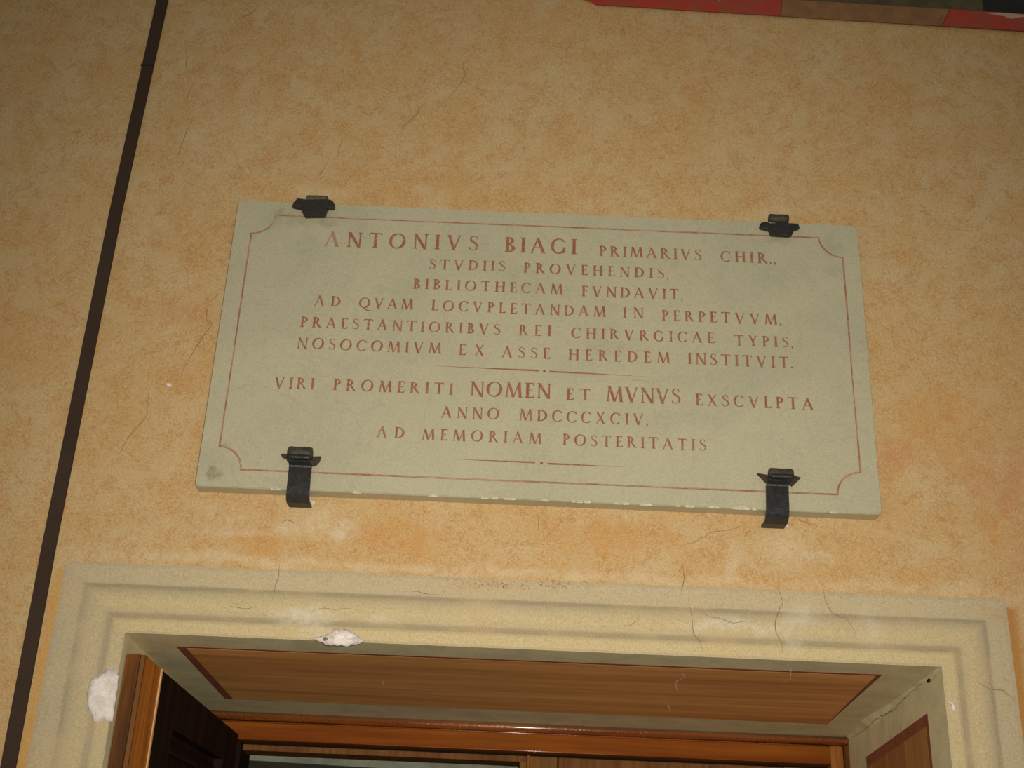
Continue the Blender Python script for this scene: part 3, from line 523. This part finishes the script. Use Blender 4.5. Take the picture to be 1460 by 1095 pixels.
pq = tag(link('memorial_plaque', bm, M['marble']), 'greenish white marble plaque with red Latin inscription, fixed on the wall above the doorway', 'plaque')
# chips along the lower front edge
random.seed(11)
for i in range(26):
    x = random.choice((random.uniform(-.5, .59), random.uniform(.1, .45), random.uniform(-.1, .2))) if i > 3 else (0.37, 0.375, 0.52, 0.10)[i]
    L = random.uniform(.002, .008) if i > 1 else (.014, .010)[i]; h = random.uniform(.0006, .0016) if i > 1 else (.003, .002)[i]
    bm = bmesh.new(); m_ = 6; top = []; bot = []
    for k in range(m_ + 1):
        t = k / m_; bul = math.sin(math.pi * t)
        top.append(bm.verts.new((x - L + 2 * L * t, PY - .0003, 2.2855 + h * bul * random.uniform(.5, 1.2)))); bot.append(bm.verts.new((x - L + 2 * L * t, PY + .0014, 2.2835 - .0003 * bul)))
    for k in range(m_): bm.faces.new((top[k], bot[k], bot[k + 1], top[k + 1]))
    recalc(bm); link('edge_chip', bm, M['chip'], pq)
# incised border with scooped corners
B = DATA['BORDER']
def arc(cx, cz, r, a0, a1, n=14): return [(cx + r * math.cos(math.radians(a0 + (a1 - a0) * i / n)), cz + r * math.sin(math.radians(a0 + (a1 - a0) * i / n))) for i in range(n + 1)]
x0, x1, z0, z1 = -0.4835, 0.5685, 2.3155, 2.8055; r = .040; g = .0055
loop = []
loop += [(x0 + r + g, z1)] + [(x1 - r - g, z1 - .001)] + arc(x1, z1, r, 180, 270)[0:] + [(x1, z1 - r - g)]
loop += [(x1, z0 + r + g)] + arc(x1, z0, r, 90, 180) + [(x1 - r - g, z0)]
loop += [(x0 + r + g, z0 + .0005)] + arc(x0, z0, r, 0, 90) + [(x0, z0 + r + g)]
loop += [(x0 + .001, z1 - r - g)] + arc(x0, z1, r, 270, 360) + [(x0 + r + g, z1)]
ony = lambda yy: (lambda u, v: (u, yy, v))
link('incised_border', ribbon(loop, .0031, ony(PY - .0003), False), M['border'], pq)
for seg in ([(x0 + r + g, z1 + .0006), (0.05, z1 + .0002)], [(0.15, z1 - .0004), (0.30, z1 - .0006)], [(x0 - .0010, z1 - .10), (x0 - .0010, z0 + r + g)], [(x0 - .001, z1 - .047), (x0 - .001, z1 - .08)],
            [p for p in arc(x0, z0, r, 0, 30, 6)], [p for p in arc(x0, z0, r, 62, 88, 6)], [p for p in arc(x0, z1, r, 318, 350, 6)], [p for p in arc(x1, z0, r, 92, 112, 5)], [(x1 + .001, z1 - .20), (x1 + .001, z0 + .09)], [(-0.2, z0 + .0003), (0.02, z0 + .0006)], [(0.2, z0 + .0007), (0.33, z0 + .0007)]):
    link('groove_highlight', ribbon(seg, .0009, ony(PY - .0006), True), M['groove'], pq)  # pale lines painting the light caught by the groove's edge
for seg in ([(0.02, z0), (0.10, z0)], [(0.13, z0), (0.22, z0)], [(x1, 2.716), (x1, 2.708)], [(0.30, z0), (0.36, z0)], [(0.43, z0), (0.50, z0)]):
    link('groove_dark_streak', ribbon(seg, .0013, ony(PY - .0007), True, .0004), M['crack_grey'], pq)  # short darker streaks along the border line
# divider rules with centre dots
for a, b, c, d, e in DATA['RULES']:
    bm = bmesh.new()
    for p, q in ((a, b), (e, d)):
        v = [bm.verts.new((p[0], PY - .0003, p[1])), bm.verts.new((q[0], PY - .0003, q[1] + .0017)), bm.verts.new((q[0], PY - .0003, q[1] - .0017))]; bm.faces.new(v)
    link('divider_rule', bm, M['letter'], pq)
    bm = bmesh.new(); bm.faces.new([bm.verts.new((c[0] + .0026 * math.cos(t * .5236), PY - .0003, c[1] + .0026 * math.sin(t * .5236))) for t in range(12)])
    link('divider_dot', bm, M['letter'], pq)

# ---- Roman capitals drawn stroke by stroke, unit cap height
TK, TN = .165, .082
class G:
    def __init__(s): s.f = []; s.k = 0
    def poly(s, p, same=False): s.k += 0 if same else 1; s.f.append((p, s.k))
    def stem(s, x, w=TK, y0=0., y1=1., sb=1, st=1, e=.075):
        s.poly([(x, y0), (x + w, y0), (x + w, y1), (x, y1)])
        if sb: s.poly([(x - e, y0), (x + w + e, y0), (x + w + e * .9, y0 + .025), (x + w, y0 + .085), (x, y0 + .085), (x - e * .9, y0 + .025)])
        if st: s.poly([(x - e, y1), (x - e * .9, y1 - .025), (x, y1 - .085), (x + w, y1 - .085), (x + w + e * .9, y1 - .025), (x + w + e, y1)])
    def diag(s, x0, y0, x1, y1, w): s.poly([(x0 - w / 2, y0), (x0 + w / 2, y0), (x1 + w / 2, y1), (x1 - w / 2, y1)])
    def foot(s, x, y, w, e=.07):  # serif at a diagonal's end
        h = .03; s.poly([(x - w / 2 - e, y), (x + w / 2 + e, y), (x + w / 2 + e, y + (h if y < .5 else -h)), (x - w / 2 - e, y + (h if y < .5 else -h))])
    def bar(s, x0, x1, y, w=TN): s.poly([(x0, y - w / 2), (x1, y - w / 2), (x1, y + w / 2), (x0, y + w / 2)])
    def tick(s, x, y, up, h=.16): s.poly([(x - .075, y), (x + .012, y), (x + .02, y + up * h), (x - .012, y + up * h)])
    def stroke(s, pts, ws):
        n = len(pts); P = []; W = []
        for i in range(n - 1):
            p0, p1, p2, p3 = (Vector(pts[max(0, min(n - 1, i + k))]) for k in (-1, 0, 1, 2))
            for j in range(3):
                t = j / 3; P.append(.5 * ((2 * p1) + (p2 - p0) * t + (2 * p0 - 5 * p1 + 4 * p2 - p3) * t * t + (3 * p1 - p0 - 3 * p2 + p3) * t ** 3)); W.append(ws[i] * (1 - t) + ws[i + 1] * t)
        P.append(Vector(pts[-1])); W.append(ws[-1]); prev = None
        for i, p in enumerate(P):
            d = (P[min(len(P) - 1, i + 1)] - P[max(0, i - 1)]).normalized(); nn = Vector((-d.y, d.x)) * W[i] / 2
            a, b = p + nn, p - nn
            if prev: s.poly([tuple(prev[0]), tuple(prev[1]), tuple(b), tuple(a)], i > 1)
            prev = (a, b)
    def ring(s, cx, cy, rx, ry, a0=0, a1=360, tk=TK * 1.08, tn=TN * .8, tilt=0):
        N = max(8, int(abs(a1 - a0) / 12)); prev = None
        for i in range(N + 1):
            a = math.radians(a0 + (a1 - a0) * i / N); th = tn + (tk - tn) * abs(math.cos(a + math.radians(tilt))) ** 1.4
            o = (cx + rx * math.cos(a), cy + ry * math.sin(a)); r_ = math.hypot(rx * math.cos(a), ry * math.sin(a)); k = 1 - th / r_
            q = (cx + rx * math.cos(a) * k, cy + ry * math.sin(a) * k)
            if prev: s.poly([prev[0], prev[1], q, o], i > 1)
            prev = (o, q)
def glyph(ch):
    g = G(); wdt = .7
    if ch == 'A': g.diag(.07, 0, .40, 1.0, TN); g.diag(.71, 0, .37, 1.02, TK); g.bar(.2, .57, .36, .05); g.foot(.08, 0, .04); g.foot(.70, 0, .1); wdt = .82
    elif ch == 'B': g.stem(.08); g.ring(.2, .755, .30, .245, -90, 90); g.ring(.2, .265, .37, .265, -90, 90); g.bar(.1, .22, .975, .05); g.bar(.1, .24, .52, .05); g.bar(.1, .22, .025, .05); wdt = .57
    elif ch == 'C': g.ring(.43, .5, .43, .515, 48, 312, tilt=8); g.tick(.735, .86, -1, .13); g.tick(.735, .86, 1, .08); g.tick(.735, .12, 1, .1); wdt = .76
    elif ch == 'D': g.stem(.08); g.ring(.24, .5, .55, .5, -90, 90); g.bar(.1, .27, .975, .05); g.bar(.1, .27, .025, .05); wdt = .80
    elif ch in 'EFL':
        g.stem(.08); wdt = {'E': .54, 'F': .52, 'L': .55}[ch]
        if ch in 'EF': g.bar(.1, .50, .97); g.tick(.50, .96, -1, .15); g.bar(.1, .42, .52, .05); g.poly([(.40, .44), (.43, .44), (.43, .60), (.40, .60)])
        if ch in 'EL': g.bar(.1, .53, .03); g.tick(.545, .03, 1, .18)
    elif ch == 'G': g.ring(.43, .5, .43, .515, 48, 318, tilt=8); g.tick(.735, .86, -1, .13); g.stem(.66, .115, .06, .43, 0, 1, .06); wdt = .82
    elif ch == 'H': g.stem(.08); g.stem(.62); g.bar(.1, .7, .52, .055); wdt = .82
    elif ch == 'I': g.stem(.08); wdt = .28
    elif ch == 'M': g.diag(.10, 0, .19, 1, TN); g.diag(.20, 1, .50, 0, TK); g.diag(.50, 0, .80, 1, TN * .9); g.diag(.89, 0, .80, 1, TK); g.foot(.10, 0, .04); g.foot(.89, 0, .1); g.foot(.15, 1, .05, .05); g.foot(.82, 1, .08, .05); wdt = .99
    elif ch == 'N': g.stem(.10, TN); g.stem(.68, TN, sb=0); g.diag(.13, 1, .71, -.03, TK * 1.05); wdt = .80
    elif ch == 'O': g.ring(.46, .5, .46, .52, tilt=14); wdt = .92
    elif ch == 'Q': g.ring(.46, .5, .46, .52, tilt=14); g.stroke([(.40, .0), (.55, -.10), (.74, -.22), (.95, -.26), (1.08, -.20)], [.05, .09, .11, .07, .02]); wdt = .95
    elif ch == 'P': g.stem(.08); g.ring(.2, .725, .36, .275, -90, 90); g.bar(.1, .22, .975, .05); g.bar(.1, .26, .475, .05); wdt = .56
    elif ch == 'R': g.stem(.08); g.ring(.2, .735, .34, .265, -90, 90); g.bar(.1, .22, .975, .05); g.bar(.1, .26, .495, .05); g.diag(.34, .50, .68, 0, TK); g.foot(.69, 0, .07, .05); wdt = .74
    elif ch == 'S': g.stroke([(.44, .80), (.40, .92), (.29, .975), (.16, .94), (.09, .82), (.12, .69), (.23, .59), (.36, .49), (.46, .37), (.47, .22), (.39, .08), (.26, .03), (.13, .06), (.07, .18)], [.03, .05, .055, .07, .095, .115, .13, .13, .12, .10, .075, .055, .05, .03]); g.poly([(.42, .76), (.455, .76), (.455, .98), (.42, .92)]); g.poly([(.045, .02), (.08, .08), (.08, .24), (.045, .24)]); wdt = .52
    elif ch == 'T': g.stem(.30, st=0); g.bar(.03, .70, .97); g.tick(.715, .97, -1, .17); g.poly([(.01, .97), (.085, .97), (.035, .80), (.005, .80)]); wdt = .73
    elif ch == 'V': g.diag(.12, 1, .42, -.03, TK); g.diag(.40, -.02, .71, 1, TN); g.foot(.12, 1, .1); g.foot(.71, 1, .04); wdt = .82
    elif ch == 'X': g.diag(.13, 1, .64, 0, TK); g.diag(.11, 0, .63, 1, TN); g.foot(.13, 1, .1, .05); g.foot(.64, 0, .1, .05); g.foot(.11, 0, .04); g.foot(.64, 1, .04); wdt = .77
    elif ch == 'Y': g.stem(.32, y1=.48, st=0); g.diag(.385, .44, .13, 1, TK * .95); g.diag(.385, .44, .64, 1, TN); g.foot(.13, 1, .1, .05); g.foot(.64, 1, .04); wdt = .76
    elif ch == '.': g.ring(.07, .06, .07, .07, tk=.069, tn=.069); wdt = .14
    elif ch == ',': g.ring(.08, .06, .07, .07, tk=.069, tn=.069); g.poly([(.05, .05), (.15, .06), (.06, -.15), (.02, -.14)]); wdt = .17
    return g.f, wdt
GM = {}
def gmesh(ch):
    if ch not in GM:
        polys, wdt = glyph(ch); bm = bmesh.new()
        for p, k in polys:
            area = sum(a[0] * b[1] - b[0] * a[1] for a, b in zip(p, p[1:] + p[:1]))
            if abs(area) < 1e-6: continue
            if area < 0: p = p[::-1]
            bm.faces.new([bm.verts.new((x, -0.00005 * k, z)) for x, z in p])
        me = bpy.data.meshes.new('letter'); bm.to_mesh(me); bm.free(); me.materials.append(M['letter']); GM[ch] = (me, wdt)
    return GM[ch]
for row in DATA['LINES']:
    ln = empty('inscription_line', (row[0][1], PY, row[0][2])); ln.parent = pq
    for (word, ax, az, bx_, bz, h) in row:
        ws = [gmesh(c)[1] for c in word]; n = len(word); full = bx_ - ax; k = 1.06
        gap = (full - sum(ws) * h * k) / max(1, n - 1)
        if n > 1 and gap < h * .10: k = (full - h * .10 * (n - 1)) / (sum(ws) * h); gap = h * .10
        x = ax
        for i, c in enumerate(word):
            if c in '.,' : x -= gap * .45
            t = (x - ax) / full; z = az + (bz - az) * t + random.uniform(-.0003, .0003)
            o = bpy.data.objects.new('letter', gmesh(c)[0]); COL.objects.link(o); o.parent = ln
            o.location = (x - row[0][1], -0.0003, z - row[0][2]); o.scale = (h * k, 1, h)
            x += ws[i] * h * k + gap

# ------------------------------------------------------------------ iron clamps
def strap(pts_yz, xl0, xr0, xl1, xr1, th):
    """bent flat bar: a side profile (y, z) swept between two edges that shift from top to bottom"""
    bm = bmesh.new(); n = len(pts_yz); out = []
    for i, (y, z) in enumerate(pts_yz):
        y0, z0_ = pts_yz[max(0, i - 1)]; y1, z1_ = pts_yz[min(n - 1, i + 1)]; L = math.hypot(y1 - y0, z1_ - z0_); ny, nz = -(z1_ - z0_) / L, (y1 - y0) / L
        t = i / (n - 1); xl = xl0 + (xl1 - xl0) * t + random.uniform(-.0003, .0003); xr = xr0 + (xr1 - xr0) * t + random.uniform(-.0003, .0003)
        out.append([bm.verts.new(p) for p in ((xl, y, z), (xr, y, z), (xr, y + ny * th, z + nz * th), (xl, y + ny * th, z + nz * th))])
    for a, b in zip(out, out[1:]):
        for i in range(4): bm.faces.new((a[i], a[(i + 1) % 4], b[(i + 1) % 4], b[i]))
    bm.faces.new(out[0]); bm.faces.new(out[-1]); recalc(bm); return bm
def low_clamp(label, xl, xr, xlb, xrb, zb, zt_, ears, zfoot, barm, bx0, bx1):
    rt = empty('iron_clamp', ((xl + xr) / 2, 0, zfoot)); tag(rt, label, 'clamp', None, 'iron clamps holding the plaque')
    yf = PY - .0065
    prof = [(PY - .0175, zb + .0085), (PY - .0135, zb + .0035), (PY - .0085, zb - .001), (yf, zb - .006), (yf - .0005, zb - .02), (yf, zfoot + .016), (yf + .0006, zfoot + .008), (yf + .005, zfoot + .002), (yf + .012, zfoot), (-.010, zfoot), (0.004, zfoot)]
    wl('strap', strap(prof[::-1], xlb, xrb, xl, xr, .0045), M['iron'], rt)
    bm = bmesh.new(); er = (zt_ - zb) / 2 - .001; tube(bm, (bx0, PY - .0014 - er, (zb + zt_) / 2 + .0020), (bx1, PY - .0014 - er, (zb + zt_) / 2 + .0020), er, 18, .03)
    o = wl('rolled_eye', bm, barm, rt); smooth(o)
    bm = bmesh.new(); tube(bm, (bx0 + .001, yf - .0155, zb + .0065), (bx1 - .001, yf - .0155, zb + .0065), .0048, 14, .03)
    smooth(wl('curled_lip', bm, M['iron'], rt))
    for e in ears:
        wl('wedge_end', plate([tuple(p) for p in e], PY - .0080, PY - .0012, .0006), M['rustred'], rt)
    return rt
low_clamp('black iron clamp under the lower left edge of the marble plaque', -0.3638, -0.3275, -0.3622, -0.3255, 2.3265, 2.3530, DATA['BLE'], 2.2685, M['rust'], -0.3668, -0.3278)
low_clamp('black iron clamp with sharp wedge ears under the lower right edge of the plaque', 0.4122, 0.4488, 0.4065, 0.4432, 2.3280, 2.3510, DATA['BRE'], 2.2670, M['rust'], 0.4155, 0.4545)
def top_clamp(label, outline, barrel, barm, m):
    xs = [p[0] for p in barrel]; zs = [p[1] for p in barrel]
    rt = empty('iron_clamp', ((min(xs) + max(xs)) / 2, 0, 2.835)); tag(rt, label, 'clamp', None, 'iron clamps holding the plaque')
    wl('hook_plate', plate([tuple(p) for p in outline], PY - .0105, PY - .0012, .0012), m, rt)
    x0_, x1_ = min(xs), max(xs)
    bm = bmesh.new(); tube(bm, (x0_, -.0235, 2.8435), (x1_, -.0235, 2.8435), .0085, 16, .03)
    smooth(wl('rolled_eye', bm, barm, rt))
    bm = bmesh.new(); box(bm, x0_ + .002, x1_ - .002, -.024, .004, 2.8375, 2.8425); wl('strap', bm, m, rt)
top_clamp('iron clamp with olive dusty rolled eye over the upper left edge of the plaque', DATA['TLP'], DATA['TLB'], flat('olive_dusty_iron', (0.10, 0.105, 0.06), (0.065, 0.065, 0.035), 0.6, 160, 0.4, 0.1, 0.4), flat('blackened_brown_iron', (0.032, 0.026, 0.018), (0.018, 0.017, 0.013), 0.5, 160, 0.4, 0.1, 0.5))
top_clamp('dark iron clamp over the upper right edge of the plaque', DATA['TRP'], DATA['TRB'], M['rust'], M['iron'])

# ------------------------------------------------------------------ painted board at the upper right
bd = empty('painted_board', (0.124, 0, 3.342)); bd.rotation_euler = (0, math.radians(1.62), 0)
tag(bd, 'red and brown bordered painted board hung high on the wall to the right', 'board')
W_, H_, b_ = 1.30, 0.85, 0.043
bx('backing', M['olive'], bd, 0.001, W_ - .001, -.0030, -.0006, .001, H_ - .001)
bx('field', M['olive'], bd, b_, W_ - b_, -.0036, -.0028, b_, H_ - b_)
bx('field', M['black'], bd, .772, W_ - b_ - .01, -.0042, -.0034, b_ + .0005, .40)
def sl(name, m, pts, y0, y1): link(name, plate(pts, y0, y1, .0008), m, bd)
sl('border_piece', M['red'], [(-.012, .008), (0.004, 0), (.368, 0), (.371, b_), (-.03, b_), (-.028, .012)], -.0056, -.0028)
sl('border_piece', M['tan'], [(.3685, 0), (.686, 0), (.704, b_), (.3715, b_)], -.0053, -.0028)
sl('border_piece', M['red'], [(.6868, 0), (1.02, 0), (1.03, b_), (.7048, b_)], -.0056, -.0028)
sl('border_piece', M['tan'], [(1.0205, 0), (W_, 0), (W_, b_), (1.0305, b_)], -.0053, -.0028)
sl('border_piece', M['red'], [(0, b_ + .001), (b_, b_ + .001), (b_, .42), (0, .42)], -.0056, -.0028)
sl('border_piece', M['tan'], [(0, .421), (b_, .421), (b_, H_ - b_ - .001), (0, H_ - b_ - .001)], -.0053, -.0028)
sl('border_piece', M['red'], [(W_ - b_, b_ + .001), (W_, b_ + .001), (W_, H_ - b_ - .001), (W_ - b_, H_ - b_ - .001)], -.0056, -.0028)
sl('border_piece', M['red'], [(0, H_ - b_), (.6, H_ - b_), (.6, H_), (0, H_)], -.0056, -.0028)
sl('border_piece', M['tan'], [(.601, H_ - b_), (W_, H_ - b_), (W_, H_), (.601, H_)], -.0053, -.0028)
sl('flaked_paint', M['flake'], [(.772, .0385), (.80, .034), (.812, .0325), (.815, .029), (.826, .0275), (.838, .031), (.848, .034), (.856, .033), (.862, .0395), (.83, .0405), (.80, .0415)], -.0068, -.0050)
for q in ([(.20, .036), (.215, .028), (.212, .022)], [(.235, .040), (.243, .030), (.25, .026)], [(.255, .038), (.262, .030)]):
    link('flaked_paint', ribbon(q, .0022, lambda u, v: (u, -.0060, v), True, .0008), M['flake'], bd)
